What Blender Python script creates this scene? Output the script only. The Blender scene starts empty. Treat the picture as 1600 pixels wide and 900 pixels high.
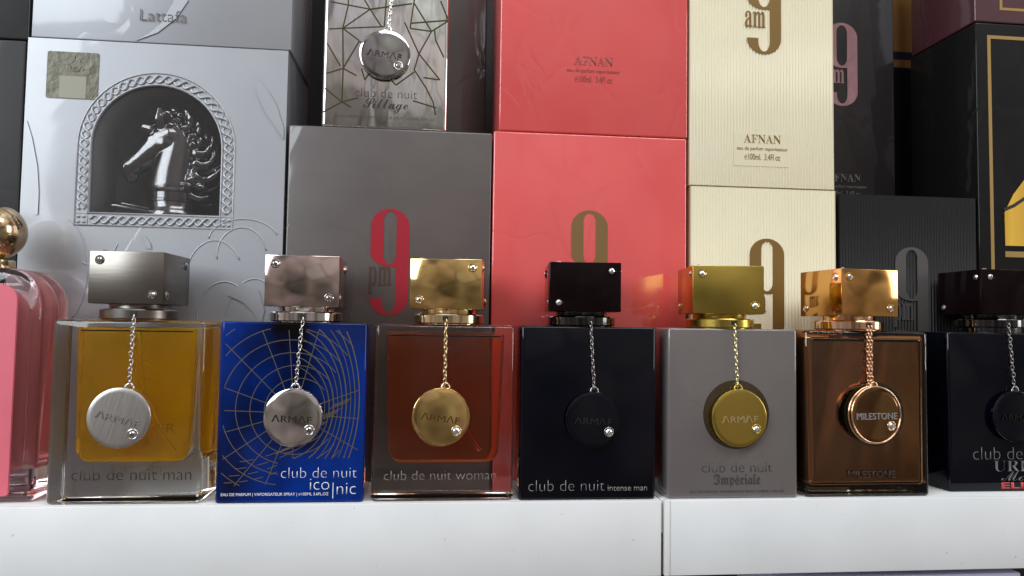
import bpy, bmesh, math, random
from mathutils import Vector, Matrix
random.seed(7)
R = math.radians
SC = bpy.context.scene
COL = SC.collection
MM = 0.001

# ------------------------------------------------------------------ camera
cam = bpy.data.objects.new('camera', bpy.data.cameras.new('camera'))
COL.objects.link(cam)
cam.data.sensor_width = 36.0
cam.data.lens = 36.0 * 1160 / 1600
cam.data.clip_start = 0.01
cam.data.clip_end = 60.0
r_ = Vector((0.99416842, -0.10683684, 0.01466446))
u_ = Vector((-0.02007274, -0.04972365, 0.99856129))
f_ = Vector((0.10595396, 0.99303245, 0.05157819))
M = Matrix((r_, u_, -f_)).transposed().to_4x4()
M.translation = Vector((-0.0015257, -0.39704444, 0.09248257))
cam.matrix_world = M
SC.camera = cam

# ------------------------------------------------------------------ world: a dim shop interior seen in reflections
W = bpy.data.worlds.new('World')
SC.world = W
W.use_nodes = True
nt = W.node_tree
nt.nodes.clear()
wo = nt.nodes.new('ShaderNodeOutputWorld')
bg = nt.nodes.new('ShaderNodeBackground')
tc = nt.nodes.new('ShaderNodeTexCoord')
sep = nt.nodes.new('ShaderNodeSeparateXYZ')
nt.links.new(tc.outputs['Generated'], sep.inputs[0])
ramp = nt.nodes.new('ShaderNodeValToRGB')
mr = nt.nodes.new('ShaderNodeMapRange')
mr.inputs['From Min'].default_value = -1
mr.inputs['From Max'].default_value = 1
nt.links.new(sep.outputs['Z'], mr.inputs['Value'])
nt.links.new(mr.outputs['Result'], ramp.inputs['Fac'])
e = ramp.color_ramp.elements
e[0].position, e[0].color = 0.30, (0.13, 0.115, 0.105, 1)
e[1].position, e[1].color = 0.95, (0.55, 0.55, 0.56, 1)
k = ramp.color_ramp.elements.new(0.50); k.color = (0.20, 0.18, 0.165, 1)
k = ramp.color_ramp.elements.new(0.62); k.color = (0.30, 0.28, 0.27, 1)
ns = nt.nodes.new('ShaderNodeTexNoise')
ns.inputs['Scale'].default_value = 2.6
ns.inputs['Detail'].default_value = 1.5
nt.links.new(tc.outputs['Generated'], ns.inputs['Vector'])
nr = nt.nodes.new('ShaderNodeMapRange')
nr.inputs['From Min'].default_value = 0.35
nr.inputs['From Max'].default_value = 0.68
nr.inputs['To Min'].default_value = 0.55
nr.inputs['To Max'].default_value = 1.45
nt.links.new(ns.outputs['Fac'], nr.inputs['Value'])
mul = nt.nodes.new('ShaderNodeVectorMath'); mul.operation = 'SCALE'
nt.links.new(ramp.outputs['Color'], mul.inputs[0])
# room colour darkened straight opposite the shelf, to keep reflections in black gloss deep
ym = nt.nodes.new('ShaderNodeMapRange'); ym.interpolation_type = 'SMOOTHSTEP'
ym.inputs['From Min'].default_value = -0.97
ym.inputs['From Max'].default_value = -0.55
ym.inputs['To Min'].default_value = 0.62
ym.inputs['To Max'].default_value = 1.0
nt.links.new(sep.outputs['Y'], ym.inputs['Value'])
mm = nt.nodes.new('ShaderNodeMath'); mm.operation = 'MULTIPLY'
nt.links.new(nr.outputs['Result'], mm.inputs[0])
nt.links.new(ym.outputs['Result'], mm.inputs[1])
nt.links.new(mm.outputs[0], mul.inputs['Scale'])
# soft patches made up to enrich the reflections, in place of crowded shop shelves
vo = nt.nodes.new('ShaderNodeTexVoronoi'); vo.feature = 'SMOOTH_F1'; vo.inputs['Smoothness'].default_value = 0.55
mpv = nt.nodes.new('ShaderNodeMapping'); mpv.inputs['Scale'].default_value = (5.0, 2.5, 4.5)
nt.links.new(tc.outputs['Generated'], mpv.inputs['Vector'])
nt.links.new(mpv.outputs['Vector'], vo.inputs['Vector'])
vo.inputs['Scale'].default_value = 1.0
hs_ = nt.nodes.new('ShaderNodeHueSaturation'); hs_.inputs['Saturation'].default_value = 0.07
nt.links.new(vo.outputs['Color'], hs_.inputs['Color'])
gm = nt.nodes.new('ShaderNodeGamma'); gm.inputs['Gamma'].default_value = 1.2
nt.links.new(hs_.outputs['Color'], gm.inputs['Color'])
ml2 = nt.nodes.new('ShaderNodeVectorMath'); ml2.operation = 'MULTIPLY'
nt.links.new(mul.outputs['Vector'], ml2.inputs[0])
ad = nt.nodes.new('ShaderNodeVectorMath'); ad.operation = 'MULTIPLY_ADD'
ad.inputs[1].default_value = (1.75, 1.70, 1.65)
ad.inputs[2].default_value = (0.22, 0.21, 0.20)
nt.links.new(gm.outputs['Color'], ad.inputs[0])
nt.links.new(ad.outputs['Vector'], ml2.inputs[1])
nt.links.new(ml2.outputs['Vector'], bg.inputs['Color'])
bg.inputs['Strength'].default_value = 1.0
nt.links.new(bg.outputs[0], wo.inputs[0])


def area(name, loc, target, sx, sy, power, color):
    l = bpy.data.lights.new(name, 'AREA')
    l.shape = 'RECTANGLE'
    l.size, l.size_y = sx, sy
    l.energy = power
    l.color = color
    o = bpy.data.objects.new(name, l)
    COL.objects.link(o)
    o.location = loc
    o.rotation_euler = (Vector(target) - Vector(loc)).to_track_quat('-Z', 'Y').to_euler()
    return o


area('window_light', (-1.05, -0.95, 0.75), (0, 0, 0.12), 0.8, 0.9, 15.5, (0.86, 0.945, 1.0))
area('ceiling_light', (0.45, -1.0, 1.55), (0.05, 0, 0.1), 1.4, 0.5, 12.5, (0.97, 0.99, 1.0))
area('right_fill_light', (2.2, -0.55, 0.60), (0.1, 0, 0.1), 0.6, 1.0, 11.0, (1.0, 0.98, 0.96))  # added weak fill from the right, not an actual door

SC.view_settings.view_transform = 'Standard'
SC.view_settings.look = 'None'
SC.view_settings.exposure = 0.13
SC.view_settings.gamma = 1.0
SC.render.engine = 'CYCLES'
SC.cycles.use_denoising = True
SC.cycles.max_bounces = 14
SC.cycles.transmission_bounces = 12
SC.cycles.glossy_bounces = 6
SC.cycles.blur_glossy = 0.4
SC.cycles.sample_clamp_indirect = 8.0

# ------------------------------------------------------------------ materials


def setin(b, **kw):
    for k, v in kw.items():
        b.inputs[k.replace('_', ' ')].default_value = v


def mat(name, color, rough=0.5, metal=0.0, coat=0.0, coat_rough=0.03, coat_ior=1.5, ior=1.5, trans=0.0,
        bump=0.0, bump_scale=200.0, bump_vec=(1, 1, 1), film=0.0, film_scale=14.0, vary=0.0, vary_scale=30.0,
        vary_vec=(1, 1, 1), rough_vary=0.0, spec=0.5):
    m = bpy.data.materials.new(name)
    m.use_nodes = True
    t = m.node_tree
    b = t.nodes['Principled BSDF']
    c4 = (color[0], color[1], color[2], 1)
    b.inputs['Base Color'].default_value = c4
    b.inputs['Roughness'].default_value = rough
    b.inputs['Metallic'].default_value = metal
    b.inputs['IOR'].default_value = ior
    b.inputs['Transmission Weight'].default_value = trans
    b.inputs['Coat Weight'].default_value = coat
    b.inputs['Specular IOR Level'].default_value = spec
    b.inputs['Coat Roughness'].default_value = coat_rough
    b.inputs['Coat IOR'].default_value = coat_ior
    co = t.nodes.new('ShaderNodeTexCoord')

    def noise(scale, vec, detail=3.0):
        mp = t.nodes.new('ShaderNodeMapping')
        mp.inputs['Scale'].default_value = vec
        t.links.new(co.outputs['Object'], mp.inputs['Vector'])
        n = t.nodes.new('ShaderNodeTexNoise')
        n.inputs['Scale'].default_value = scale
        n.inputs['Detail'].default_value = detail
        t.links.new(mp.outputs['Vector'], n.inputs['Vector'])
        return n
    if vary:
        n = noise(vary_scale, vary_vec, 4.0)
        q = t.nodes.new('ShaderNodeMapRange')
        q.inputs['From Min'].default_value = 0.3
        q.inputs['From Max'].default_value = 0.7
        q.inputs['To Min'].default_value = 1 - vary
        q.inputs['To Max'].default_value = 1 + vary
        t.links.new(n.outputs['Fac'], q.inputs['Value'])
        s = t.nodes.new('ShaderNodeVectorMath'); s.operation = 'SCALE'
        s.inputs[0].default_value = color[:3]
        t.links.new(q.outputs['Result'], s.inputs['Scale'])
        t.links.new(s.outputs['Vector'], b.inputs['Base Color'])
        if rough_vary:
            q2 = t.nodes.new('ShaderNodeMapRange')
            q2.inputs['From Min'].default_value = 0.3
            q2.inputs['From Max'].default_value = 0.7
            q2.inputs['To Min'].default_value = max(0.0, rough - rough_vary)
            q2.inputs['To Max'].default_value = rough + rough_vary
            t.links.new(n.outputs['Fac'], q2.inputs['Value'])
            t.links.new(q2.outputs['Result'], b.inputs['Roughness'])
    if bump:
        n = noise(bump_scale, bump_vec)
        bp = t.nodes.new('ShaderNodeBump')
        bp.inputs['Strength'].default_value = 1.0
        bp.inputs['Distance'].default_value = bump
        t.links.new(n.outputs['Fac'], bp.inputs['Height'])
        t.links.new(bp.outputs['Normal'], b.inputs['Normal'])
    if film:
        n = noise(film_scale, (1.0, 1.0, 0.6), 2.0)
        n.inputs['Distortion'].default_value = 1.2
        bp = t.nodes.new('ShaderNodeBump')
        bp.inputs['Strength'].default_value = 1.0
        bp.inputs['Distance'].default_value = film
        t.links.new(n.outputs['Fac'], bp.inputs['Height'])
        # fine crease lines of the shrink wrap
        va = t.nodes.new('ShaderNodeVectorMath'); va.operation = 'MULTIPLY_ADD'
        va.inputs[1].default_value = (0.05, 0.05, 0.05)
        t.links.new(n.outputs['Color'], va.inputs[0])
        t.links.new(co.outputs['Object'], va.inputs[2])
        vz = t.nodes.new('ShaderNodeTexVoronoi'); vz.feature = 'DISTANCE_TO_EDGE'
        vz.inputs['Scale'].default_value = film_scale * 0.75
        t.links.new(va.outputs['Vector'], vz.inputs['Vector'])
        q3 = t.nodes.new('ShaderNodeMapRange')
        q3.inputs['From Max'].default_value = 0.035
        t.links.new(vz.outputs['Distance'], q3.inputs['Value'])
        b2 = t.nodes.new('ShaderNodeBump')
        b2.inputs['Strength'].default_value = 1.0
        b2.inputs['Distance'].default_value = max(film, 0.001) * 0.11
        t.links.new(q3.outputs['Result'], b2.inputs['Height'])
        t.links.new(bp.outputs['Normal'], b2.inputs['Normal'])
        t.links.new(b2.outputs['Normal'], b.inputs['Coat Normal'])
    return m


def film_box(name, color, metal=0.0, rough=0.45, film=0.0009, coat_ior=1.6, coat=1.0, **kw):
    kw.setdefault('bump', 0.000025)
    kw.setdefault('bump_scale', 1100)
    return mat(name, color, rough, metal, coat=coat, coat_rough=0.06, coat_ior=coat_ior, film=film, **kw)


MAT = dict(
    shelf=mat('white_laminate', (0.775, 0.795, 0.81), 0.5, bump=0.00005, bump_scale=45, vary=0.035, vary_scale=26),
    edge=mat('white_edge_band', (0.80, 0.80, 0.79), 0.35),
    seam=mat('dark_gap', (0.05, 0.045, 0.04), 0.8),
    wall=mat('dark_wall', (0.035, 0.033, 0.033), 0.6, vary=0.2, vary_scale=6),
    silver=film_box('silver_pearl_card', (0.365, 0.375, 0.405), 0.30, 0.42, coat_ior=1.4, vary=0.05, vary_scale=16),
    grey=film_box('grey_satin_card', (0.082, 0.066, 0.064), 0.08, 0.45, coat_ior=1.45, film=0.0007, film_scale=20, vary=0.10, vary_scale=22, vary_vec=(1, 1, 2.5)),
    pink=film_box('coral_card', (0.70, 0.085, 0.083), 0.0, 0.5, spec=0.25, coat_ior=1.75, film=0.0005, film_scale=20, vary=0.04, vary_scale=18),
    cream=mat('cream_card', (0.665, 0.605, 0.43), 0.42, coat=0.35, coat_rough=0.15, vary=0.03, vary_scale=30),
    black=film_box('black_card', (0.006, 0.006, 0.0065), 0.0, 0.5, spec=0.1, coat=0.35, coat_ior=1.5, film=0.0016, film_scale=18),
    rib_black=mat('black_ribbed_card', (0.006, 0.006, 0.007), 0.5, coat=0.05, coat_rough=0.2, spec=0.2),
    dark_purple=film_box('dark_plum_card', (0.014, 0.010, 0.012), 0.0, 0.5, spec=0.25, coat=0.7, film=0.0016),
    charcoal=film_box('charcoal_card', (0.020, 0.021, 0.023), 0.1, 0.45, spec=0.3, coat=0.7),
    maroon=film_box('maroon_card', (0.075, 0.022, 0.030), 0.0, 0.45, film=0.0014, film_scale=20),
    brown=film_box('brown_card', (0.040, 0.022, 0.020), 0.0, 0.5),
    orange=mat('tan_card', (0.42, 0.20, 0.06), 0.5, coat=0.5, coat_rough=0.1),
    navy=mat('navy_card', (0.02, 0.025, 0.05), 0.4),
    lavender=mat('lavender_card', (0.62, 0.62, 0.86), 0.5, vary=0.08, vary_scale=10),
    liner=mat('grey_liner', (0.085, 0.088, 0.095), 0.6, vary=0.2, vary_scale=25),
    sticker=mat('hologram_foil', (0.105, 0.097, 0.070), 0.4, 0.4, bump=0.0006, bump_scale=190, vary=0.12, vary_scale=190),
    sticker_pale=mat('sticker_paper', (0.26, 0.25, 0.20), 0.5, 0.2),
    horse=mat('dark_chrome', (0.150, 0.148, 0.150), 0.14, 1.0),
    steel=mat('brushed_steel', (0.235, 0.212, 0.190), 0.30, 1.0, bump=0.00003, bump_scale=900, bump_vec=(0.06, 0.06, 1), vary=0.06, vary_scale=700, vary_vec=(0.05, 0.05, 1)),
    steel_disc=mat('brushed_silver_disc', (0.66, 0.64, 0.62), 0.30, 1.0, bump=0.00004, bump_scale=1200, bump_vec=(1, 1, 0.06), vary=0.09, vary_scale=900, vary_vec=(1, 1, 0.06)),
    chrome=mat('polished_chrome', (0.74, 0.71, 0.70), 0.05, 1.0, bump=0.0002, bump_scale=16),
    dark_mirror=mat('smoked_chrome_disc', (0.40, 0.39, 0.39), 0.05, 1.0, bump=0.0003, bump_scale=16),
    chrome_reflect_tint=mat('mirror_chrome_cap', (0.66, 0.55, 0.52), 0.07, 1.0, bump=0.0003, bump_scale=18),  # rose tint stands in for a face reflected in the chrome
    gold=mat('polished_gold', (0.86, 0.60, 0.24), 0.07, 1.0, bump=0.0002, bump_scale=16),
    gold_pale=mat('pale_gold', (0.92, 0.74, 0.46), 0.12, 1.0),
    gold_satin=mat('satin_yellow_gold', (0.62, 0.46, 0.10), 0.24, 1.0, bump=0.00002, bump_scale=500),
    chain_pale=mat('pale_gold_chain', (0.92, 0.86, 0.55), 0.15, 1.0),
    copper=mat('copper_gold', (0.78, 0.42, 0.14), 0.10, 1.0, bump=0.0002, bump_scale=18),
    rose=mat('rose_gold', (0.92, 0.60, 0.40), 0.12, 1.0),
    bronze_glass=mat('bronze_mirror_glass', (0.27, 0.145, 0.064), 0.05, 1.0, bump=0.0018, bump_scale=18, bump_vec=(1, 1, 0.5)),
    black_gloss=mat('black_gloss_cap', (0.006, 0.0025, 0.0032), 0.10, 0.0, spec=0.14),
    black_ring=mat('black_gloss_metal', (0.05, 0.05, 0.055), 0.08, 1.0, coat=1.0),
    gunmetal=mat('gunmetal_chain', (0.40, 0.38, 0.38), 0.2, 1.0),
    black_glass=mat('black_lacquered_glass', (0.0012, 0.0018, 0.0050), 0.04, 0.0, spec=0.33),
    black_disc=mat('black_disc', (0.003, 0.003, 0.004), 0.15, 0.0, spec=0.25),
    blue=mat('blue_lacquered_glass', (0.0008, 0.0155, 0.130), 0.05, 0.0, spec=0.3, vary=1.0, vary_scale=24, vary_vec=(1, 1, 0.6)),  # noise in the blue stands in for bright reflections and dark gradients
    grey_glass=mat('grey_lacquered_glass', (0.155, 0.138, 0.135), 0.22, 0.1, coat=1.0, coat_rough=0.04, film=0.0003, film_scale=30, vary=0.04),
    recess=mat('olive_recess', (0.045, 0.030, 0.012), 0.15, 0.3, coat=1.0),
    recess_green=mat('bottle_green_recess', (0.035, 0.035, 0.018), 0.08, 0.6, coat=1.0, bump=0.0015, bump_scale=45, bump_vec=(1, 1, .2)),
    smoke_glass=mat('amber_tinted_glass', (0.97, 0.78, 0.56), 0.0, 0.0, ior=1.5, trans=1.0),
    mirror=mat('mirror_silver_glass', (0.88, 0.88, 0.88), 0.05, 1.0, bump=0.0022, bump_scale=30, bump_vec=(1, 1, 0.45), coat=0.5),
    crack=mat('olive_gold_foil', (0.10, 0.105, 0.045), 0.25, 0.8),
    letter_bronze=mat('shaded_gold_letter', (0.36, 0.21, 0.06), 0.2, 1.0),
    letter_steel=mat('shaded_chrome_letter', (0.15, 0.145, 0.145), 0.2, 1.0),
    web=mat('web_foil', (0.60, 0.55, 0.40), 0.25, 1.0),
    glass=mat('clear_glass', (0.97, 0.98, 0.98), 0.0, 0.0, ior=1.5, trans=1.0),
    amber=mat('amber_perfume', (1.0, 0.565, 0.012), 0.0, 0.0, ior=0.91, trans=0.79),
    coral_liquid=mat('orange_perfume', (1.0, 0.27, 0.075), 0.0, 0.0, ior=0.91, trans=0.95),
    tube=mat('clear_tube', (0.95, 0.95, 0.92), 0.0, 0.0, ior=0.84, trans=1.0),
    red_glass=mat('pink_glass', (1.0, 0.80, 0.82), 0.0, 0.0, ior=1.5, trans=1.0),
    red_core=mat('red_perfume_core', (0.62, 0.05, 0.07), 0.2, 0.0, coat=1.0),
    pink_panel=mat('pink_label', (0.70, 0.145, 0.20), 0.45, vary=0.05),
    crystal=mat('crystal', (0.86, 0.86, 0.88), 0.04, 0.95),
    crystal_dark=mat('smoky_crystal', (0.50, 0.49, 0.48), 0.06, 0.95),
    ink_black=mat('black_ink', (0.012, 0.012, 0.012), 0.5),
    ink_dark=mat('dark_grey_ink', (0.045, 0.042, 0.042), 0.5),
    ink_grey=mat('grey_ink', (0.15, 0.145, 0.145), 0.5),
    ink_pale=mat('pressed_silver_foil', (0.27, 0.27, 0.285), 0.4, 0.3),
    ink_white=mat('white_ink', (0.80, 0.80, 0.82), 0.5),
    ink_silver=mat('silver_ink', (0.27, 0.255, 0.255), 0.4, 0.2),
    ink_red=mat('red_ink', (0.55, 0.035, 0.03), 0.45),
    nine_red=mat('crimson_foil', (0.36, 0.012, 0.028), 0.35, 0.1, coat=0.5),
    nine_gold=mat('bronze_foil', (0.27, 0.165, 0.065), 0.35, 0.35),
    nine_brown=mat('brown_foil', (0.26, 0.155, 0.045), 0.38, 0.35),
    nine_rose=mat('rose_foil', (0.62, 0.36, 0.40), 0.20, 0.7, bump=0.002, bump_scale=40),
    nine_dark=mat('grey_foil', (0.115, 0.108, 0.105), 0.35, 0.3),
    pm_brown=mat('dark_brown_ink', (0.06, 0.035, 0.025), 0.45),
    gold_line=mat('gold_foil_line', (0.44, 0.29, 0.10), 0.4, 0.5),
    gold_emblem=mat('gold_emblem', (0.86, 0.52, 0.07), 0.35, 0.45, vary=0.25, vary_scale=60, vary_vec=(1, 1, 0.1)),
    emboss_pink=mat('pressed_coral_foil', (0.30, 0.07, 0.06), 0.35, 0.2),
)

def clear_film(name):
    m = bpy.data.materials.new(name)
    m.use_nodes = True
    t = m.node_tree
    t.nodes.clear()
    o = t.nodes.new('ShaderNodeOutputMaterial')
    tr = t.nodes.new('ShaderNodeBsdfTransparent'); tr.inputs['Color'].default_value = (0.97, 0.97, 0.97, 1)
    gl = t.nodes.new('ShaderNodeBsdfGlossy'); gl.inputs['Roughness'].default_value = 0.10
    df = t.nodes.new('ShaderNodeBsdfDiffuse'); df.inputs['Color'].default_value = (0.7, 0.72, 0.75, 1)
    m1 = t.nodes.new('ShaderNodeMixShader'); m1.inputs[0].default_value = 0.05
    m2 = t.nodes.new('ShaderNodeMixShader'); m2.inputs[0].default_value = 0.012
    t.links.new(tr.outputs[0], m1.inputs[1]); t.links.new(gl.outputs[0], m1.inputs[2])
    t.links.new(m1.outputs[0], m2.inputs[1]); t.links.new(df.outputs[0], m2.inputs[2])
    t.links.new(m2.outputs[0], o.inputs['Surface'])
    return m


MAT['film'] = clear_film('clear_window_film')

# faint specks and scuffs on the laminate
_t = MAT['shelf'].node_tree
_b = _t.nodes['Principled BSDF']
_src = _b.inputs['Base Color'].links[0].from_socket
_co = _t.nodes.new('ShaderNodeTexCoord')
_n = _t.nodes.new('ShaderNodeTexNoise'); _n.inputs['Scale'].default_value = 260; _n.inputs['Detail'].default_value = 2
_t.links.new(_co.outputs['Object'], _n.inputs['Vector'])
_q = _t.nodes.new('ShaderNodeMapRange')
_q.inputs['From Min'].default_value = 0.735; _q.inputs['From Max'].default_value = 0.80
_q.inputs['To Min'].default_value = 0.0; _q.inputs['To Max'].default_value = 0.55
_t.links.new(_n.outputs['Fac'], _q.inputs['Value'])
_mx = _t.nodes.new('ShaderNodeMix'); _mx.data_type = 'RGBA'
_t.links.new(_q.outputs['Result'], _mx.inputs[0])
_t.links.new(_src, _mx.inputs[6])
_mx.inputs[7].default_value = (0.30, 0.28, 0.26, 1)
_t.links.new(_mx.outputs[2], _b.inputs['Base Color'])

# ------------------------------------------------------------------ geometry helpers


def link(name, mesh, m, parent=None, loc=(0, 0, 0), rot=(0, 0, 0), smooth=False):
    o = bpy.data.objects.new(name, mesh)
    COL.objects.link(o)
    if m is not None:
        mesh.materials.clear()
        mesh.materials.append(m)
    o.parent = parent
    o.location = loc
    o.rotation_euler = rot
    if smooth:
        for p in mesh.polygons:
            p.use_smooth = True
    return o


def to_mesh(bm, name='shape', smooth=False, sharp=None):
    me = bpy.data.meshes.new(name)
    bmesh.ops.recalc_face_normals(bm, faces=bm.faces)
    bm.to_mesh(me)
    bm.free()
    if smooth:
        for p in me.polygons:
            p.use_smooth = True
        if sharp is not None:
            me.set_sharp_from_angle(angle=R(sharp))
    return me


def add_box(bm, x0, x1, y0, y1, z0, z1):
    vs = [bm.verts.new((x, y, z)) for x in (x0, x1) for y in (y0, y1) for z in (z0, z1)]
    for f in ((0, 1, 3, 2), (4, 6, 7, 5), (0, 4, 5, 1), (2, 3, 7, 6), (0, 2, 6, 4), (1, 5, 7, 3)):
        bm.faces.new([vs[i] for i in f])
    return vs


def box_mesh(x0, x1, y0, y1, z0, z1, bevel=0.0, seg=3):
    bm = bmesh.new()
    add_box(bm, x0, x1, y0, y1, z0, z1)
    if bevel:
        bmesh.ops.bevel(bm, geom=list(bm.edges), offset=bevel, segments=seg, profile=0.5, affect='EDGES')
    return to_mesh(bm, 'box', smooth=bool(bevel), sharp=40 if bevel else None)


def bottle_block(w, d, h, rv, rh):
    """Block on z=0 centred in x,y: vertical edges rounded by rv, rims by rh."""
    bm = bmesh.new()
    add_box(bm, -w / 2, w / 2, -d / 2, d / 2, 0, h)
    ve = [e for e in bm.edges if abs(e.verts[0].co.z - e.verts[1].co.z) > 1e-6]
    bmesh.ops.bevel(bm, geom=ve, offset=rv, segments=6, profile=0.5, affect='EDGES')
    he = [e for e in bm.edges if abs(e.verts[0].co.z - e.verts[1].co.z) < 1e-6 and any(abs(f.normal.z) > 0.9 for f in e.link_faces)]
    bmesh.ops.bevel(bm, geom=he, offset=rh, segments=4, profile=0.5, affect='EDGES')
    return to_mesh(bm, 'block', True, 35)


def slab_rounded(x0, x1, z0, z1, y0, y1, r, rtop=None, taper=0.0, bev=0.0, seg=10):
    """Upright slab with rounded corners in the x-z outline, optional inward taper to the bottom."""
    rtop = r if rtop is None else rtop
    pts = []
    for cx, cz, a0, rr in ((x1 - r, z0 + r, -90, r), (x1 - rtop, z1 - rtop, 0, rtop), (x0 + rtop, z1 - rtop, 90, rtop), (x0 + r, z0 + r, 180, r)):
        for i in range(seg + 1):
            a = R(a0 + 90 * i / seg)
            pts.append([cx + rr * math.cos(a), cz + rr * math.sin(a)])
    xm = (x0 + x1) / 2
    for p in pts:
        t = (z1 - p[1]) / (z1 - z0)
        p[0] = xm + (p[0] - xm) * (1 - taper * t)
    bm = bmesh.new()
    a = [bm.verts.new((p[0], y0, p[1])) for p in pts]
    b = [bm.verts.new((p[0], y1, p[1])) for p in pts]
    n = len(pts)
    bm.faces.new(a)
    bm.faces.new(b[::-1])
    for i in range(n):
        bm.faces.new((a[i], b[i], b[(i + 1) % n], a[(i + 1) % n]))
    bmesh.ops.recalc_face_normals(bm, faces=bm.faces)
    if bev:
        es = [e for e in bm.edges if any(len(f.verts) > 8 for f in e.link_faces)]
        bmesh.ops.bevel(bm, geom=es, offset=bev, segments=4, profile=0.5, affect='EDGES')
    return to_mesh(bm, 'slab', True, 35)


def lathe(bm, prof, c=(0, 0, 0), axis='Z', seg=48):
    """prof: list of (radius, height)."""
    rings = []
    for (r, h) in prof:
        if r < 1e-7:
            rings.append([h])
        else:
            rings.append([(r * math.cos(2 * math.pi * i / seg), r * math.sin(2 * math.pi * i / seg), h) for i in range(seg)])
    out = []

    def mk(p):
        x, y, z = p
        if axis == 'Y':       # heights run towards -y (out of the front)
            x, y, z = x, -z, y
        return bm.verts.new((x + c[0], y + c[1], z + c[2]))
    for g in rings:
        out.append([mk((0, 0, g[0]))] if len(g) == 1 else [mk(p) for p in g])
    for a, b in zip(out, out[1:]):
        for i in range(seg):
            j = (i + 1) % seg
            if len(a) == 1 and len(b) == 1:
                continue
            if len(a) == 1:
                bm.faces.new((a[0], b[j], b[i]))
            elif len(b) == 1:
                bm.faces.new((a[i], a[j], b[0]))
            else:
                bm.faces.new((a[i], a[j], b[j], b[i]))


def lathe_mesh(prof, axis='Z', seg=48, sharp=35):
    bm = bmesh.new()
    lathe(bm, prof, axis=axis, seg=seg)
    return to_mesh(bm, 'lathe', True, sharp)


def tube(bm, pts, rad, seg=8, closed=False, cap=True):
    pts = [Vector(p) for p in pts]
    n = len(pts)
    rads = rad if isinstance(rad, (list, tuple)) else [rad] * n
    up = None
    rings = []
    for i in range(n):
        if closed:
            t = (pts[(i + 1) % n] - pts[i - 1]).normalized()
        else:
            t = (pts[min(i + 1, n - 1)] - pts[max(i - 1, 0)]).normalized()
        if up is None:
            up = t.orthogonal().normalized()
        up = (up - t * up.dot(t)).normalized()
        sd = t.cross(up)
        rings.append([bm.verts.new(pts[i] + rads[i] * (math.cos(2 * math.pi * k / seg) * up + math.sin(2 * math.pi * k / seg) * sd)) for k in range(seg)])
    m = n if closed else n - 1
    for i in range(m):
        a, b = rings[i], rings[(i + 1) % n]
        off = 0
        if closed and i == n - 1:
            off = min(range(seg), key=lambda s: (a[0].co - b[s].co).length)
        for k in range(seg):
            bm.faces.new((a[k], a[(k + 1) % seg], b[(k + 1 + off) % seg], b[(k + off) % seg]))
    if not closed and cap:
        bm.faces.new(rings[0][::-1])
        bm.faces.new(rings[-1])


def curve_mesh(cu):
    o = bpy.data.objects.new('tmp', cu)
    COL.objects.link(o)
    bpy.context.view_layer.update()
    me = bpy.data.meshes.new_from_object(o.evaluated_get(bpy.context.evaluated_depsgraph_get()))
    bpy.data.objects.remove(o)
    bpy.data.curves.remove(cu)
    return me


def upright(me, y=0.0):
    """x-y drawing -> x-z drawing that faces -y."""
    for v in me.vertices:
        x, yy, z = v.co
        v.co = (x, y - z, yy)
    me.update()
    return me


def text(s, m, parent, x0, x1, z0, y, h=None, thin=0.0, name='lettering', depth=0.00012, slant=0.0, rot=0.0):
    cu = bpy.data.curves.new('t', 'FONT')
    cu.body = s
    cu.offset = thin
    cu.shear = slant
    cu.resolution_u = 4
    me = curve_mesh(cu)
    xs = [v.co.x for v in me.vertices]
    ys = [v.co.y for v in me.vertices]
    sx = (x1 - x0) / (max(xs) - min(xs))
    if h is None:
        sy = sx
        yb = 0.0
    else:
        yb = min(ys)
        sy = h / (max(ys) - yb)
    mx = min(xs)
    bm = bmesh.new()
    bm.from_mesh(me)
    bpy.data.meshes.remove(me)
    cxm, czm = (x0 + x1) / 2, z0 + (h or 0.7 * sy) / 2
    for v in bm.verts:
        px, pz = x0 + (v.co.x - mx) * sx, z0 + (v.co.y - yb) * sy
        dx, dz = px - cxm, pz - czm
        v.co = (cxm + dx * math.cos(rot) - dz * math.sin(rot), 0, czm + dx * math.sin(rot) + dz * math.cos(rot))
    ex = bmesh.ops.extrude_face_region(bm, geom=list(bm.faces))
    for v in [g for g in ex['geom'] if isinstance(g, bmesh.types.BMVert)]:
        v.co.y -= depth
    for v in bm.verts:
        v.co.y += y
    return link(name, to_mesh(bm, 'lettering'), m, parent)


def shape2d(loops, y, depth):
    """Filled outline (first loop) with holes, given in x-z metres, extruded towards -y."""
    cu = bpy.data.curves.new('s', 'CURVE')
    cu.dimensions = '2D'
    cu.fill_mode = 'BOTH'
    cu.extrude = depth / 2
    for lp in loops:
        sp = cu.splines.new('POLY')
        sp.points.add(len(lp) - 1)
        for p, q in zip(sp.points, lp):
            p.co = (q[0], q[1], 0, 1)
        sp.use_cyclic_u = True
    me = upright(curve_mesh(cu), y - depth / 2)
    return me


def ribbon(bm, pts, w, y, d=0.0):
    """Flat strip of width w along an x-z polyline at depth y, facing -y."""
    n = len(pts)
    L = []
    for i in range(n):
        a = Vector(pts[max(i - 1, 0)]); b = Vector(pts[min(i + 1, n - 1)])
        t = (b - a)
        t = t / (t.length or 1)
        nn = Vector((-t.y, t.x)) * w / 2
        p = Vector(pts[i])
        L.append((bm.verts.new((p.x + nn.x, y, p.y + nn.y)), bm.verts.new((p.x - nn.x, y, p.y - nn.y))))
    for a, b in zip(L, L[1:]):
        bm.faces.new((a[0], b[0], b[1], a[1]))


def arc(cx, cz, rx, rz, a0, a1, n=24):
    return [(cx + rx * math.cos(R(a0 + (a1 - a0) * i / n)), cz + rz * math.sin(R(a0 + (a1 - a0) * i / n))) for i in range(n + 1)]


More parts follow.
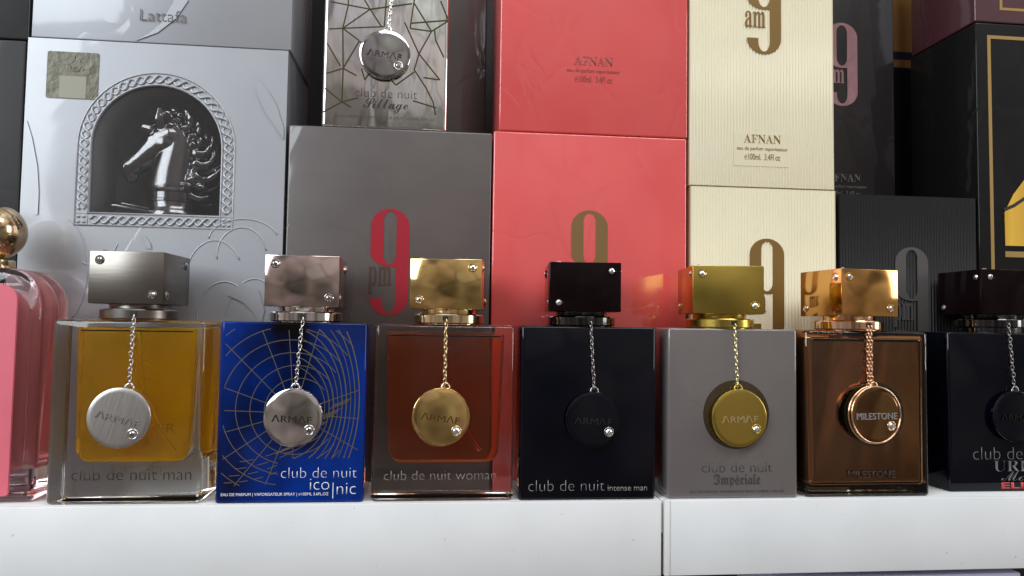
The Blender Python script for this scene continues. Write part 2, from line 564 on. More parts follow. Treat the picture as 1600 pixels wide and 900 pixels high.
def thing(name, label, cat, loc=(0, 0, 0), rz=0.0, group=None):
    o = bpy.data.objects.new(name, None)
    COL.objects.link(o)
    o.empty_display_size = 0.01
    o.location = loc
    o.rotation_euler = (0, 0, rz)
    o['label'] = label
    o['category'] = cat
    if group:
        o['group'] = group
    return o


# ------------------------------------------------------------------ shelf (the surface everything stands on)
def shelf_unit(x0, x1, label, strip):
    t = thing('shelf', label, 'shelf', ((x0 + x1) / 2, 0.0, 0.0), 0, 'white shelf units')
    c = (x0 + x1) / 2
    a, b = x0 - c, x1 - c
    link('top_board', box_mesh(a, b, 0.0005, 0.24, -0.018, 0.0, 0.0004, 2), MAT['shelf'], t)
    fa = a + (0.0036 if strip else 0)
    link('front_panel', box_mesh(fa, b, -0.0032, 0.0003, -0.0400, 0.0, 0.0006, 2), MAT['shelf'], t)
    if strip:
        link('edge_band', box_mesh(a + 0.0006, fa - 0.0001, -0.0039, 0.0003, -0.0398, 0.0003, 0.0004, 2), MAT['edge'], t)
    link('lower_board', box_mesh(a, b, 0.0005, 0.24, -0.298, -0.28, 0.0004, 2), MAT['shelf'], t)
    return t


shelf_unit(-0.62, 0.1232, 'white laminate shelf left of the seam, carrying amber, blue, orange and plain black bottles', False)
shelf_unit(0.1242, 0.90, 'white laminate shelf right of the seam, with bright edge strip, under the grey bottle', True)
bw = link('back_wall', box_mesh(-0.62, 0.90, 0.245, 0.26, -0.3, 0.62), MAT['wall'])
bw['kind'] = 'structure'
bw['label'] = 'dark wall behind the stacked boxes'
bw['category'] = 'wall'

lv = thing('lavender_box', 'pale lavender box on the lower shelf, only its top edge showing', 'box', (0.24, 0.06, -0.28))
link('carton', box_mesh(-0.05, 0.0965, -0.058, 0.05, 0, 0.236, 0.001, 2), MAT['lavender'], lv)
dk = thing('dark_box', 'dark grey box on the lower shelf beside the lavender one', 'box', (0.26, 0.10, -0.28))
link('carton', box_mesh(-0.14, 0.40, -0.045, 0.08, 0, 0.2345, 0.001, 2), MAT['charcoal'], dk)


# ------------------------------------------------------------------ cartons
def carton(name, label, x0, x1, yf, depth, z0, z1, m, group=None, cat='perfume box', ribs=False, rz=0.0):
    t = thing(name, label, cat, ((x0 + x1) / 2, yf, z0), rz, group)
    w, h = x1 - x0, z1 - z0
    if not ribs:
        link('carton', box_mesh(-w / 2, w / 2, 0, depth, 0, h, 0.0010, 3), m, t)
    else:
        bm = bmesh.new()
        add_box(bm, -w / 2, w / 2, 0.0006, depth, 0, h)
        n = int(w / 0.00208)
        k = 8
        pr = []
        for i in range(n * k + 1):
            x = -w / 2 + 0.0004 + (w - 0.0008) * i / (n * k)
            pr.append((x, 0.0002 + 0.00021 * math.cos(2 * math.pi * i / k)))
        va = [bm.verts.new((x, y, 0.0003)) for x, y in pr]
        vb = [bm.verts.new((x, y, h - 0.0003)) for x, y in pr]
        for i in range(len(pr) - 1):
            f = bm.faces.new((va[i], va[i + 1], vb[i + 1], vb[i]))
            f.smooth = True
        # close the ribbed sheet back to the box
        vc = [bm.verts.new((pr[0][0], 0.00055, 0.0003)), bm.verts.new((pr[0][0], 0.00055, h - 0.0003)),
              bm.verts.new((pr[-1][0], 0.00055, 0.0003)), bm.verts.new((pr[-1][0], 0.00055, h - 0.0003))]
        bm.faces.new((vc[0], va[0], vb[0], vc[1]))
        bm.faces.new((va[-1], vc[2], vc[3], vb[-1]))
        bm.faces.new([vb[i] for i in range(len(pr))] + [vc[3], vc[1]])
        me = bpy.data.meshes.new('ribbed')
        bmesh.ops.recalc_face_normals(bm, faces=bm.faces)
        bm.to_mesh(me)
        bm.free()
        link('carton', me, m, t)
    return t


def nine(parent, m, x, z, w=0.0227, h=0.0640, y=-0.00005, depth=0.00015, clip=None, name='numeral'):
    """Condensed fat numeral 9; x,z = lower-left corner."""
    s = w
    T = 0.33 * s            # stem thickness
    ro = s / 2
    # outer outline: bowl on top, right stem, hook at the foot
    P = []
    top = z + h
    P += arc(x + ro, top - 0.46 * s, ro, 0.46 * s, 180, 0, 20)            # over the top, left to right
    P += arc(x + ro, z + 0.44 * s, ro, 0.44 * s, 0, -180, 20)             # right stem down, round the foot
    P += [(x, z + 0.160 * h), (x + T, z + 0.160 * h)]
    P += arc(x + s / 2 - 0.0 * s, z + 0.36 * s, s / 2 - T, 0.29 * s, 180, 360, 14)   # inside of the hook
    zb = z + 0.455 * h                                                     # underside of the bowl
    xs = x + s - T
    P += [(xs, zb + 0.0157 * s)]
    P += arc(x + 0.52 * s, zb + 0.36 * s, 0.52 * s, 0.36 * s, -76, -180, 12)
    I = arc(x + s / 2, top - 0.30 * s, s / 2 - T, 0.22 * s, 180, 0, 14) + \
        arc(x + s / 2, zb + 0.34 * s, s / 2 - T, 0.27 * s, 0, -180, 14)
    return link(name, shape2d([P, I], y, depth), m, parent)


def brand_lines(parent, xc, z, m, w=0.0245, y=-0.00005):
    text('𝐀𝐅𝐍𝐀𝐍', m, parent, xc - w / 2, xc + w / 2, z, y, h=0.0056, thin=-0.006)
    text('eau de parfum vaporisateur', m, parent, xc - 0.0168, xc + 0.0168, z - 0.0052, y, h=0.0030)
    text('℮100ml.  3.4Fl oz', m, parent, xc - 0.0118, xc + 0.0118, z - 0.0107, y, h=0.0040)


G_SIL, G_PINK, G_CREAM, G_CHAR = 'silver horse-window perfume boxes', 'coral pink perfume boxes', 'cream ribbed perfume boxes', 'charcoal boxes at the left edge'

# --- grey box with the red 9
gb = carton('perfume_box', 'grey satin box with big red 9 and black pm, behind blue bottle', -0.0884, 0.0326, 0.05, 0.078, 0, 0.2102, MAT['grey'])
nine(gb, MAT['nine_red'], -0.0389 + 0.0279, 0.0978)
text('𝐩𝐦', MAT['pm_brown'], gb, -0.0121, 0.0016, 0.1105, -0.00005, h=0.0165)

# --- coral boxes
pb = carton('perfume_box', 'lower coral pink box with a bronze 9, directly behind the plain black bottle', 0.0336, 0.1552, 0.05, 0.075, 0, 0.2118, MAT['pink'], G_PINK)
nine(pb, MAT['nine_gold'], 0.0823 - 0.0944, 0.1006)
text('𝐩𝐦', MAT['nine_gold'], pb, -0.0131, 0.001, 0.1133, -0.00005, h=0.0165)
brand_lines(pb, 0.0009, 0.0432, MAT['emboss_pink'])
pb = carton('perfume_box', 'upper coral pink box with small pressed lettering, stacked on the other coral box', 0.0366, 0.1558, 0.0502, 0.075, 0.2122, 0.424, MAT['pink'], G_PINK)
brand_lines(pb, 0.0953 - 0.0962, 0.0432, MAT['emboss_pink'])
nine(pb, MAT['nine_gold'], -0.0121, 0.1006)

# --- cream boxes
cb = carton('perfume_box', 'lower cream ribbed box with brown 9, behind the satin gold cap', 0.1580, 0.2538, 0.05, 0.044, 0, 0.1822, MAT['cream'], G_CREAM, ribs=True)
nine(cb, MAT['nine_brown'], 0.1962 - 0.2059, 0.0862, y=-0.0001)
text('𝐚𝐦', MAT['nine_brown'], cb, -0.0125, 0.0011, 0.1035, -0.0001, h=0.0105)
CREAM_LABEL = mat('cream_label', (0.74, 0.68, 0.495), 0.5)
cb = carton('perfume_box', 'upper cream ribbed box with brown 9, am and a printed label, stacked on its twin', 0.1572, 0.2532, 0.0502, 0.044, 0.1827, 0.365, MAT['cream'], G_CREAM, ribs=True)
nine(cb, MAT['nine_brown'], 0.1948 - 0.2052, 0.0862, y=-0.0001)
text('𝐚𝐦', MAT['nine_brown'], cb, -0.0118, 0.0019, 0.1030, -0.0001, h=0.0108)
link('label_patch', box_mesh(-0.0190, 0.0178, -0.00004, 0.0005, 0.0135, 0.0350), CREAM_LABEL, cb)
brand_lines(cb, -0.0003, 0.0282, MAT['nine_brown'], y=-0.00006)

# --- ribbed black box
rb = carton('perfume_box', 'black ribbed box with a faint grey 9, behind the copper cap', 0.2560, 0.3506, 0.05, 0.100, 0, 0.1806, MAT['rib_black'], ribs=True)
nine(rb, MAT['nine_dark'], 0.2936 - 0.3033, 0.0833, y=-0.0001)
text('𝐩𝐦', MAT['nine_dark'], rb, -0.0110, 0.0028, 0.0955, -0.0001, h=0.0155)

# --- dark plum box with rose 9, standing on the ribbed black box behind the cream one
db = carton('perfume_box', 'dark plum box with shiny rose pink 9, half hidden by the upper cream box', 0.2475, 0.3262, 0.0975, 0.05, 0.1808, 0.372, MAT['dark_purple'])
nine(db, MAT['nine_rose'], 0.2745 - 0.28685, 0.2530 - 0.1808, w=0.0235, h=0.0605)
text('𝐩𝐦', MAT['nine_rose'], db, -0.0138, 0.0012, 0.0845, -0.00005, h=0.0140)
brand_lines(db, 0.0005, 0.0178, MAT['ink_grey'])

# --- black box with gold frame
fb = carton('perfume_box', 'glossy black box with gold line frame and gold arch, at the right edge', 0.3525, 0.4900, 0.05, 0.068, 0, 0.2984, MAT['black'])
ox = 0.42125
bm = bmesh.new()
ya = -0.00025
for (a, b, c_, d_) in ((0.3605, 0.3628, 0.02, 0.290), (0.4797, 0.4820, 0.02, 0.290)):
    add_box(bm, a - ox, b - ox, ya, 0.0003, c_, d_)
add_box(bm, 0.36285 - ox, 0.47965 - ox, ya, 0.0003, 0.2877, 0.290)
add_box(bm, 0.36285 - ox, 0.47965 - ox, ya, 0.0003, 0.02, 0.0223)
link('gold_frame', to_mesh(bm), MAT['gold_line'], fb)
ac = 0.4210 - ox
lobe = [(ac + x * MM, z * MM) for x, z in ((-50.5, 150), (-50.5, 172), (-44, 184), (-36, 194), (-24, 203), (-10, 209), (0, 216))]
lobe += [(2 * ac - x, z) for x, z in lobe[-2::-1]]
ob = link('gold_arch', shape2d([lobe], -0.0001, 0.0003), MAT['gold_emblem'], fb)
bm = bmesh.new()
ribbon(bm, [(ac - 0.051, 0.1735), (ac - 0.044, 0.1765), (ac - 0.034, 0.183), (ac - 0.018, 0.190)], 0.0022, -0.00045)
link('arch_stroke', to_mesh(bm), MAT['ink_black'], fb)
link('gold_bar', box_mesh(ac - 0.0505, ac + 0.0505, -0.0004, 0.0003, 0.1425, 0.1463), MAT['gold_line'], fb)
bm = bmesh.new()
for i in range(60):
    a = ac - 0.045 + random.random() * 0.09
    c_ = 0.120 + random.random() * 0.004
    add_box(bm, a, a + 0.0014, -0.0004, 0.0002, c_, c_ + 0.0012)
link('glitter_band', to_mesh(bm), MAT['gold'], fb)

# --- maroon box on top of it
mb = carton('perfume_box', 'dark maroon box with thin gold line, on top of the gold framed black box', 0.3523, 0.4900, 0.05, 0.066, 0.2990, 0.470, MAT['maroon'])
bm = bmesh.new()
add_box(bm, 0.3700 - 0.42115, 0.3718 - 0.42115, -0.00025, 0.0003, 0.0085, 0.16)
add_box(bm, 0.37185 - 0.42115, 0.4720 - 0.42115, -0.00025, 0.0003, 0.0085, 0.0103)
link('gold_frame', to_mesh(bm), MAT['gold_line'], mb)

# --- tan box standing on a tall black one, far back
tb = carton('tall_black_box', 'tall plain black box deep in the gap beside the framed box', 0.336, 0.436, 0.140, 0.06, 0, 0.3000, MAT['black'])
ob = carton('tan_box', 'tan orange box with navy band, deep in the gap left of the maroon box', 0.338, 0.434, 0.142, 0.05, 0.3004, 0.44, MAT['orange'])
link('navy_band', box_mesh(-0.0486, 0.0486, -0.0004, 0.02, 0.0065, 0.0125), MAT['navy'], ob)

# --- brown box behind the mirrored bottle
carton('brown_box', 'tall dark brown box in the gap behind the mirrored bottle', -0.0780, 0.0340, 0.135, 0.06, 0, 0.46, MAT['brown'])

# --- charcoal boxes, left edge
c1 = carton('perfume_box', 'lower charcoal box at the left edge, beside the lower silver box', -0.360, -0.2372, 0.05, 0.07, 0, 0.2526, MAT['charcoal'], G_CHAR)
bm = bmesh.new()
tube(bm, [(0.010 + x, -0.0001, z) for x, z in arc(-0.01, 0.10, 0.055, 0.125, 5, 78, 24)], 0.0008, 6)
tube(bm, [(0.010 + x, -0.0001, z) for x, z in arc(-0.02, 0.09, 0.052, 0.120, 5, 78, 24)], 0.0005, 6)
link('embossed_swirl', to_mesh(bm, smooth=True), MAT['charcoal'], c1)
c2 = carton('perfume_box', 'upper charcoal box in the top left corner, stacked on another', -0.358, -0.2362, 0.0502, 0.07, 0.2532, 0.50, MAT['charcoal'], G_CHAR)


# --- silver boxes
def silver_swirls(t, cx, z0, extra=True):
    bl = []

    def blade(pts):
        P = [((x - cx * 1000) * MM, (z - z0 * 1000) * MM) for x, z in pts]
        bl.append(P)
    if extra:
        blade([(-108.3, 238.8), (-107.6, 228), (-102, 216.5), (-95, 207), (-91.2, 201), (-91.3, 208), (-96, 222), (-102, 231.5)])
        blade([(-169.1, 142.5), (-166.8, 141), (-164.4, 137.8), (-163.3, 134.0), (-166, 134.5), (-167.2, 138.5)])
        blade([(-234.3, 206), (-231, 196), (-227.5, 180), (-226, 165), (-226, 152), (-228, 152), (-228.6, 168), (-230.5, 184), (-234.5, 198)])
        blade([(-120, 108), (-112, 116), (-103, 112), (-99, 100), (-101, 88), (-105, 98), (-111, 104)])
    blade([(-176.5, z0 * 1000 + 0.8), (-165, z0 * 1000 + 6), (-155, z0 * 1000 + 15), (-148.5, z0 * 1000 + 26), (-153, z0 * 1000 + 40), (-157, z0 * 1000 + 24), (-163, z0 * 1000 + 12), (-170, z0 * 1000 + 5)])
    for P in bl:
        link('embossed_leaf', shape2d([P], -0.0001, 0.0006), MAT['silver'], t)
    if extra:
        for (ax, az, rx, rz, a0, a1) in ((-112, 140, 20, 13, 20, 175), (-113, 132, 14, 16, 10, 190), (-128, 118, 16, 22, 30, 180), (-122, 96, 15, 20, 20, 200),
                                         (-105, 92, 16, 26, 60, 190), (-196, 150, 16, 26, 250, 330), (-212, 120, 14, 30, -60, 80)):
            bm = bmesh.new()
            tube(bm, [((x - cx), 0.0000, z - z0) for x, z in arc(ax * MM, az * MM, rx * MM, rz * MM, a0, a1, 28)], 0.00045, 6)
            link('embossed_swirl', to_mesh(bm, smooth=True), MAT['silver'], t)
        # flame emblem low on the panel
        fx, fz = -0.1605 - cx, 0.060
        bm = bmesh.new()
        tube(bm, [(fx + x * MM, 0, fz + z * MM) for x, z in ((-5, 2), (-7, 9), (-3, 15), (2, 21), (1, 14), (6, 10), (6, 4), (1, -1), (-3, 2), (0, 7), (3, 5))], 0.0007, 6)
        link('embossed_flame', to_mesh(bm, smooth=True), MAT['silver'], t)


sx0, sx1, sz1 = -0.2360, -0.0900, 0.2546
sc = (sx0 + sx1) / 2
sb = thing('perfume_box', 'lower silver box with arched window and rope border, showing a chrome horse head', 'perfume box', (sc, 0.05, 0), 0, G_SIL)
WX0, WX1, WZ0 = -0.1988 - sc, -0.1266 - sc, 0.1545
WR = (WX1 - WX0) / 2
WC = (WX0 + WX1) / 2
WZC = WZ0 + 0.0752 - WR


def arch_path(g, n=28):
    """Arch outline offset outward by g."""
    return [(WX1 + g, WZ0 - g)] + arc(WC, WZC, WR + g, WR + g, 0, 180, n) + [(WX0 - g, WZ0 - g)]


sw = (sx1 - sx0) / 2
link('front_panel', shape2d([[(-sw, 0.0003), (sw, 0.0003), (sw, sz1), (-sw, sz1)], arch_path(0)], 0.0013, 0.0013), MAT['silver'], sb)
bm = bmesh.new()
D = 0.07
q = [bm.verts.new(p) for p in ((-sw, 0.0014, 0), (sw, 0.0014, 0), (sw, 0.0014, sz1), (-sw, 0.0014, sz1), (-sw, D, 0), (sw, D, 0), (sw, D, sz1), (-sw, D, sz1))]
for f in ((4, 5, 6, 7), (0, 1, 5, 4), (3, 2, 6, 7), (1, 2, 6, 5), (0, 3, 7, 4)):
    bm.faces.new([q[i] for i in f])
link('carton', to_mesh(bm), MAT['silver'], sb)
bm = bmesh.new()
pa = arch_path(0.0004)
va = [bm.verts.new((x, 0.0014, z)) for x, z in pa]
vb = [bm.verts.new((x, 0.036, z)) for x, z in pa]
bm.faces.new(vb)
for i in range(len(pa)):
    j = (i + 1) % len(pa)
    bm.faces.new((va[i], va[j], vb[j], vb[i]))
link('window_liner', to_mesh(bm), MAT['liner'], sb)
link('window_film', shape2d([arch_path(0.0003)], 0.0013, 0.0002), MAT['film'], sb)
# rope border: rails, two strands, corner rosettes
bm = bmesh.new()


def walk(pts, step):
    out, acc = [], 0.0
    for a, b in zip(pts, pts[1:]):
        a, b = Vector(a), Vector(b)
        L = (b - a).length
        s = acc
        while s < L:
            p = a + (b - a) * s / L
            t = (b - a) / L
            out.append((p, Vector((-t.y, t.x))))
            s += step
        acc = s - L
    return out


for g in (0.0006, 0.0076):
    tube(bm, [(x, -0.0001, z) for x, z in arch_path(g, 40)], 0.00055, 6, closed=True)
tube(bm, [(x, -0.0001, z) for x, z in [(WX0 - 0.0076, WZ0 - 0.0076), (WX0 - 0.0076, WZ0 - 0.0006)]], 0.0004, 6)
mid = arch_path(0.0041, 60)
paths = [mid, [(WX0 + 0.0008, WZ0 - 0.0041), (WX1 - 0.0008, WZ0 - 0.0041)]]
mid[0] = (mid[0][0], WZ0 + 0.001)
mid[-1] = (mid[-1][0], WZ0 + 0.001)
for pth in paths:
    ws = walk(pth, 0.0005)
    for ph in (0.0, math.pi):
        tube(bm, [(p.x + n.x * 0.0021 * math.sin(i * 0.0005 / 0.0104 * 2 * math.pi + ph), -0.0001 - 0.0004 * math.cos(i * 0.0005 / 0.0104 * 2 * math.pi + ph), p.y + n.y * 0.0021 * math.sin(i * 0.0005 / 0.0104 * 2 * math.pi + ph)) for i, (p, n) in enumerate(ws)], 0.00075, 6)
for xx in (WX0 - 0.0041, WX1 + 0.0041):
    for dx in (-0.0015, 0.0015):
        for dz in (-0.0015, 0.0015):
            lathe(bm, [(0.0011, 0), (0.0009, 0.0005), (0.0005, 0.0008), (0, 0.0009)], (xx + dx, 0, WZ0 - 0.0041 + dz), 'Y', 10)
    e0 = 0.0034
    tube(bm, [(xx - e0, 0, WZ0 - 0.0041 - e0), (xx + e0, 0, WZ0 - 0.0041 - e0), (xx + e0, 0, WZ0 - 0.0041 + e0), (xx - e0, 0, WZ0 - 0.0041 + e0)], 0.0004, 6, closed=True)
link('rope_border', to_mesh(bm, smooth=True), MAT['silver'], sb)
# hologram sticker with a blank pale patch
st = link('sticker', slab_rounded(-0.2250 - sc, -0.1966 - sc, 0.2198, 0.2472, -0.0003, 0.0, 0.0012, seg=5), MAT['sticker'], sb)
st['label'] = 'square olive hologram sticker'
link('sticker_patch', box_mesh(-0.2178 - sc, -0.2032 - sc, -0.00042, -0.00031, 0.2202, 0.2330), MAT['sticker_pale'], st)
bm = bmesh.new()
tube(bm, [((-0.2095 - sc) + x * MM, -0.0004, 0.2385 + z * MM) for x, z in ((-2.2, -1), (-3, 1.5), (-.6, 4), (0, 7), (2.2, 3.5), (3, 0), (1.8, -2.5), (-1, -2.5), (-1, 0), (.8, 0))], 0.0003, 6)
link('flame_mark', to_mesh(bm, smooth=True), MAT['sticker_pale'], st)
silver_swirls(sb, sc, 0.0)
text('Lattafa', MAT['ink_pale'], sb, -0.1745 - sc, -0.1490 - sc, 0.0098, -0.00005, thin=-0.012)
text('HER', MAT['ink_dark'], sb, -0.1588 - sc, -0.1440 - sc, 0.0305, -0.00005, h=0.0048)
text('ACY', MAT['ink_dark'], sb, -0.1602 - sc, -0.1490 - sc, 0.0232, -0.00005, h=0.0044)

ux0, ux1 = -0.2346, -0.0886
uc = (ux0 + ux1) / 2
ub = thing('perfume_box', 'upper silver box with small grey lettering at its foot, stacked on its twin', 'perfume box', (uc, 0.0502, 0.2552), 0, G_SIL)
link('carton', box_mesh(ux0 - uc, ux1 - uc, 0, 0.07, 0, 0.2546, 0.0006, 2), MAT['silver'], ub)
silver_swirls(ub, uc, 0.2552, False)
text('Lattafa', MAT['ink_grey'], ub, -0.1750 - uc, -0.1490 - uc, 0.0128, -0.0008, thin=-0.012)

# --- chrome horse head inside the arched window
hz = 0.1547
hs = thing('horse_figurine', 'dark chrome horse head with curled mane on a round pedestal, inside the arched window', 'figurine', (-0.1590, 0.0690, hz))
hs.scale = (1.17, 1.05, 1.17)


def hp(x, y):
    """photo measurements of the figurine -> its own x,z"""
    return ((x - 268) / 2.80 * MM, (334 - y) / 2.80 * MM)


bm = bmesh.new()


def loft(bm, spine, seg=36):
    """spine: (x, z, radius in plane, half thickness)"""
    rings = []
    n = len(spine)
    for i, (x, z, a, b) in enumerate(spine):
        p0 = spine[max(i - 1, 0)]; p1 = spine[min(i + 1, n - 1)]
        t = Vector((p1[0] - p0[0], p1[1] - p0[1])).normalized()
        nx, nz = -t.y, t.x
        rings.append([bm.verts.new((x + nx * a * math.cos(2 * math.pi * k / seg), b * math.sin(2 * math.pi * k / seg), z + nz * a * math.cos(2 * math.pi * k / seg))) for k in range(seg)])
    for a, b in zip(rings, rings[1:]):
        for k in range(seg):
            bm.faces.new((a[k], a[(k + 1) % seg], b[(k + 1) % seg], b[k]))
    bm.faces.new(rings[0][::-1]); bm.faces.new(rings[-1])


def sp(lst):
    return [(*hp(x, y), a / 2.8 * MM, b / 2.8 * MM) for x, y, a, b in lst]


loft(bm, sp([(268, 306, 33, 28), (266, 288, 36, 28), (268, 266, 33, 25), (271, 244, 30, 22), (272, 222, 27, 18), (268, 205, 23, 16), (262, 194, 14, 11)]))
loft(bm, sp([(280, 214, 15, 15), (266, 216, 25, 20), (252, 224, 27, 20), (238, 236, 23, 18), (223, 249, 18, 15), (210, 259, 16, 13), (201, 265, 15, 12), (194, 269, 10, 8)]))


def ball(bm, x, y, yy, r, sq=1.0):
    px, pz = hp(x, y)
    mtx = Matrix.Translation((px, yy, pz)) @ Matrix.Diagonal((r, r * sq, r, 1))
    bmesh.ops.create_icosphere(bm, subdivisions=3, radius=1.0, matrix=mtx)


for s in (-1, 1):
    ball(bm, 258, 227, s * 0.0040, 0.0062, 0.55)         # cheek
    ball(bm, 238, 222, s * 0.0046, 0.0021, 0.8)          # brow over the eye
    ball(bm, 203, 263, s * 0.0034, 0.0020, 0.7)          # nostril wing
    ball(bm, 222, 258, s * 0.0036, 0.0022, 0.6)
    ex, ez = hp(250, 200)
    tube(bm, [(ex + 0.001, s * 0.0034, ez - 0.002), (ex - 0.0005, s * 0.0048, ez + 0.004), (ex, s * 0.0050, ez + 0.008), (ex + 0.0006, s * 0.0046, ez + 0.0125)], [0.0030, 0.0036, 0.0026, 0.0004], 10)
ball(bm, 209, 276, 0, 0.0034, 0.8)                        # chin
# forelock
for (a, b, c_, yy) in (((244, 205), (228, 196), (210, 184), 0.0), ((240, 208), (226, 204), (214, 200), -0.003), ((240, 208), (228, 206), (216, 196), 0.003)):
    pts = [(*hp(*p), 0) for p in (a, b, c_)]
    tube(bm, [(p[0], yy, p[1]) for p in pts], [0.0034, 0.0030, 0.0006], 10)
# mane: rows of curled locks along the crest
rnd = random.Random(3)
crest = [(258, 190), (270, 188), (281, 194), (291, 203), (299, 214), (304, 226), (307, 238), (308, 250), (307, 262), (304, 273), (299, 284)]
for i, (x, y) in enumerate(crest):
    ang = R(75 - i * 16)
    for s in (-1.3, -0.5, 0.5, 1.3):
        L = (9.5 if i > 1 else 6) * (0.7 + 0.8 * rnd.random()) * MM
        x0, z0 = hp(x - 8, y + 3)
        a = ang + rnd.uniform(-0.35, 0.35)
        curl = rnd.uniform(0.7, 1.3)
        pts, rr = [], []
        for k in range(7):
            u = k / 6
            aa = a + curl * (u - 0.3) * 1.6
            pts.append((x0 + L * u * math.cos(aa), s * 0.0042 + rnd.uniform(-.0006, .0006) - 0.003 * s * u * 0.3, z0 + L * u * math.sin(aa)))
            rr.append((0.0024 + 0.0014 * rnd.random()) * (1 - u) ** 0.6 + 0.0004)
        tube(bm, pts, rr, 9)
me = to_mesh(bm, 'horse')
ho = link('horse_head', me, MAT['horse'], hs)
md = ho.modifiers.new('r', 'REMESH'); md.mode = 'VOXEL'; md.voxel_size = 0.00042; md.use_smooth_shade = True
md = ho.modifiers.new('s', 'SMOOTH'); md.factor = 0.5; md.iterations = 5
bpy.context.view_layer.update()
me2 = bpy.data.meshes.new_from_object(ho.evaluated_get(bpy.context.evaluated_depsgraph_get()))
ho.modifiers.clear()
ho.data = me2
me2.materials.clear(); me2.materials.append(MAT['horse'])
for p in me2.polygons:
    p.use_smooth = True
pd = [(0, 0), (14.4, 0), (14.4, 1.2), (13.0, 3.4), (12.2, 5.0), (12.0, 7.4), (12.6, 7.8), (12.6, 8.6), (12.1, 9.0), (12.1, 12.2), (12.7, 12.7), (13.2, 13.6), (12.8, 14.3), (8, 14.8), (0, 14.8)]
link('pedestal', lathe_mesh([(r * MM, h * MM) for r, h in pd], seg=40), MAT['horse'], hs)
bm = bmesh.new()
for yy, dz in ((-0.010, 0.0), (-0.0075, 1.3), (-0.012, -0.6)):
    pts = [(*hp(x, y), 0) for x, y in ((188, 320), (204, 321), (224, 325), (246, 329), (262, 331))]
    tube(bm, [(p[0] + dz * 0.001, yy, max(p[1] + dz * 0.0008, 0.0014)) for p in pts], [0.0006, 0.0013, 0.0013, 0.0012, 0.0008], 8)
link('scroll_foot', to_mesh(bm, smooth=True), MAT['horse'], hs)


# ------------------------------------------------------------------ square bottles
def gem_mesh(r):
    bm = bmesh.new()
    seg = 8
    A = [bm.verts.new((r * math.cos(2 * math.pi * i / seg), 0, r * math.sin(2 * math.pi * i / seg))) for i in range(seg)]
    B = [bm.verts.new((0.72 * r * math.cos(2 * math.pi * (i + .5) / seg), -0.30 * r, 0.72 * r * math.sin(2 * math.pi * (i + .5) / seg))) for i in range(seg)]
    C_ = [bm.verts.new((0.42 * r * math.cos(2 * math.pi * i / seg), -0.46 * r, 0.42 * r * math.sin(2 * math.pi * i / seg))) for i in range(seg)]
    for i in range(seg):
        j = (i + 1) % seg
        bm.faces.new((A[i], A[j], B[i]))
        bm.faces.new((B[i], A[j], B[j]))
        bm.faces.new((B[i - 1], B[i], C_[i]))
        bm.faces.new((B[i], C_[j], C_[i]))
    bm.faces.new(C_)
    bm.faces.new(A[::-1])
    return to_mesh(bm, 'gem')


GEM = gem_mesh(0.00185)
GEM.materials.append(MAT['crystal'])
GEM_D = gem_mesh(0.00185)
GEM_D.materials.append(MAT['crystal_dark'])
bm = bmesh.new()
tube(bm, [(0.0021 * math.cos(2 * math.pi * i / 20), 0.0, 0.0021 * math.sin(2 * math.pi * i / 20)) for i in range(20)], 0.00032, 6, closed=True)
BEZEL = to_mesh(bm, 'bezel', True)


def crystal(parent, loc, rz, m_bezel, dark=False, spin=0.0):
    o = bpy.data.objects.new('crystal', GEM_D if dark else GEM)
    COL.objects.link(o)
    o.parent = parent
    o.location = loc
    o.rotation_euler = (0, spin, rz)
    return o


BEZ = {}


def bezels(parent, locs, m):
    """all the little crystal settings of one cap are part of its surface: joined to it as one mesh"""
    bm = bmesh.new()
    for loc, rz in locs:
        b2 = BEZEL.copy()
        b2.transform(Matrix.Translation(loc) @ Matrix.Rotation(rz, 4, 'Z'))
        bm.from_mesh(b2)
        bpy.data.meshes.remove(b2)
    return to_mesh(bm, 'bezels', True)


def chain_mesh(top, bottom, double=False):
    bm = bmesh.new()
    top, bottom = Vector(top), Vector(bottom)
    d = bottom - top
    n = max(4, int(round(d.length / 0.00205)))
    ax = d.normalized()
    for strand in ((-1, 1) if double else (0,)):
        for i in range(n):
            c = top + d * (i + 0.5) / n + Vector((strand * 0.0009, 0, 0))
            c.x += 0.00022 * math.sin(i * 1.9)
            ang = R(38 if i % 2 else -52) + 0.15 * math.sin(i * 2.3)
            sd = Vector((math.cos(ang), math.sin(ang), 0))
            hl, hw = 0.00092, 0.00072
            P = []
            for k in range(7):
                a = math.pi * k / 6
                P.append(c - ax * (hl - 0.0002) - ax * hw * math.sin(a) * 0.8 + sd * hw * math.cos(a))
            for k in range(7):
                a = math.pi * k / 6
                P.append(c + ax * (hl - 0.0002) + ax * hw * math.sin(a) * 0.8 - sd * hw * math.cos(a))
            tube(bm, P, 0.00029, 6, closed=True)
    return to_mesh(bm, 'chain', True)


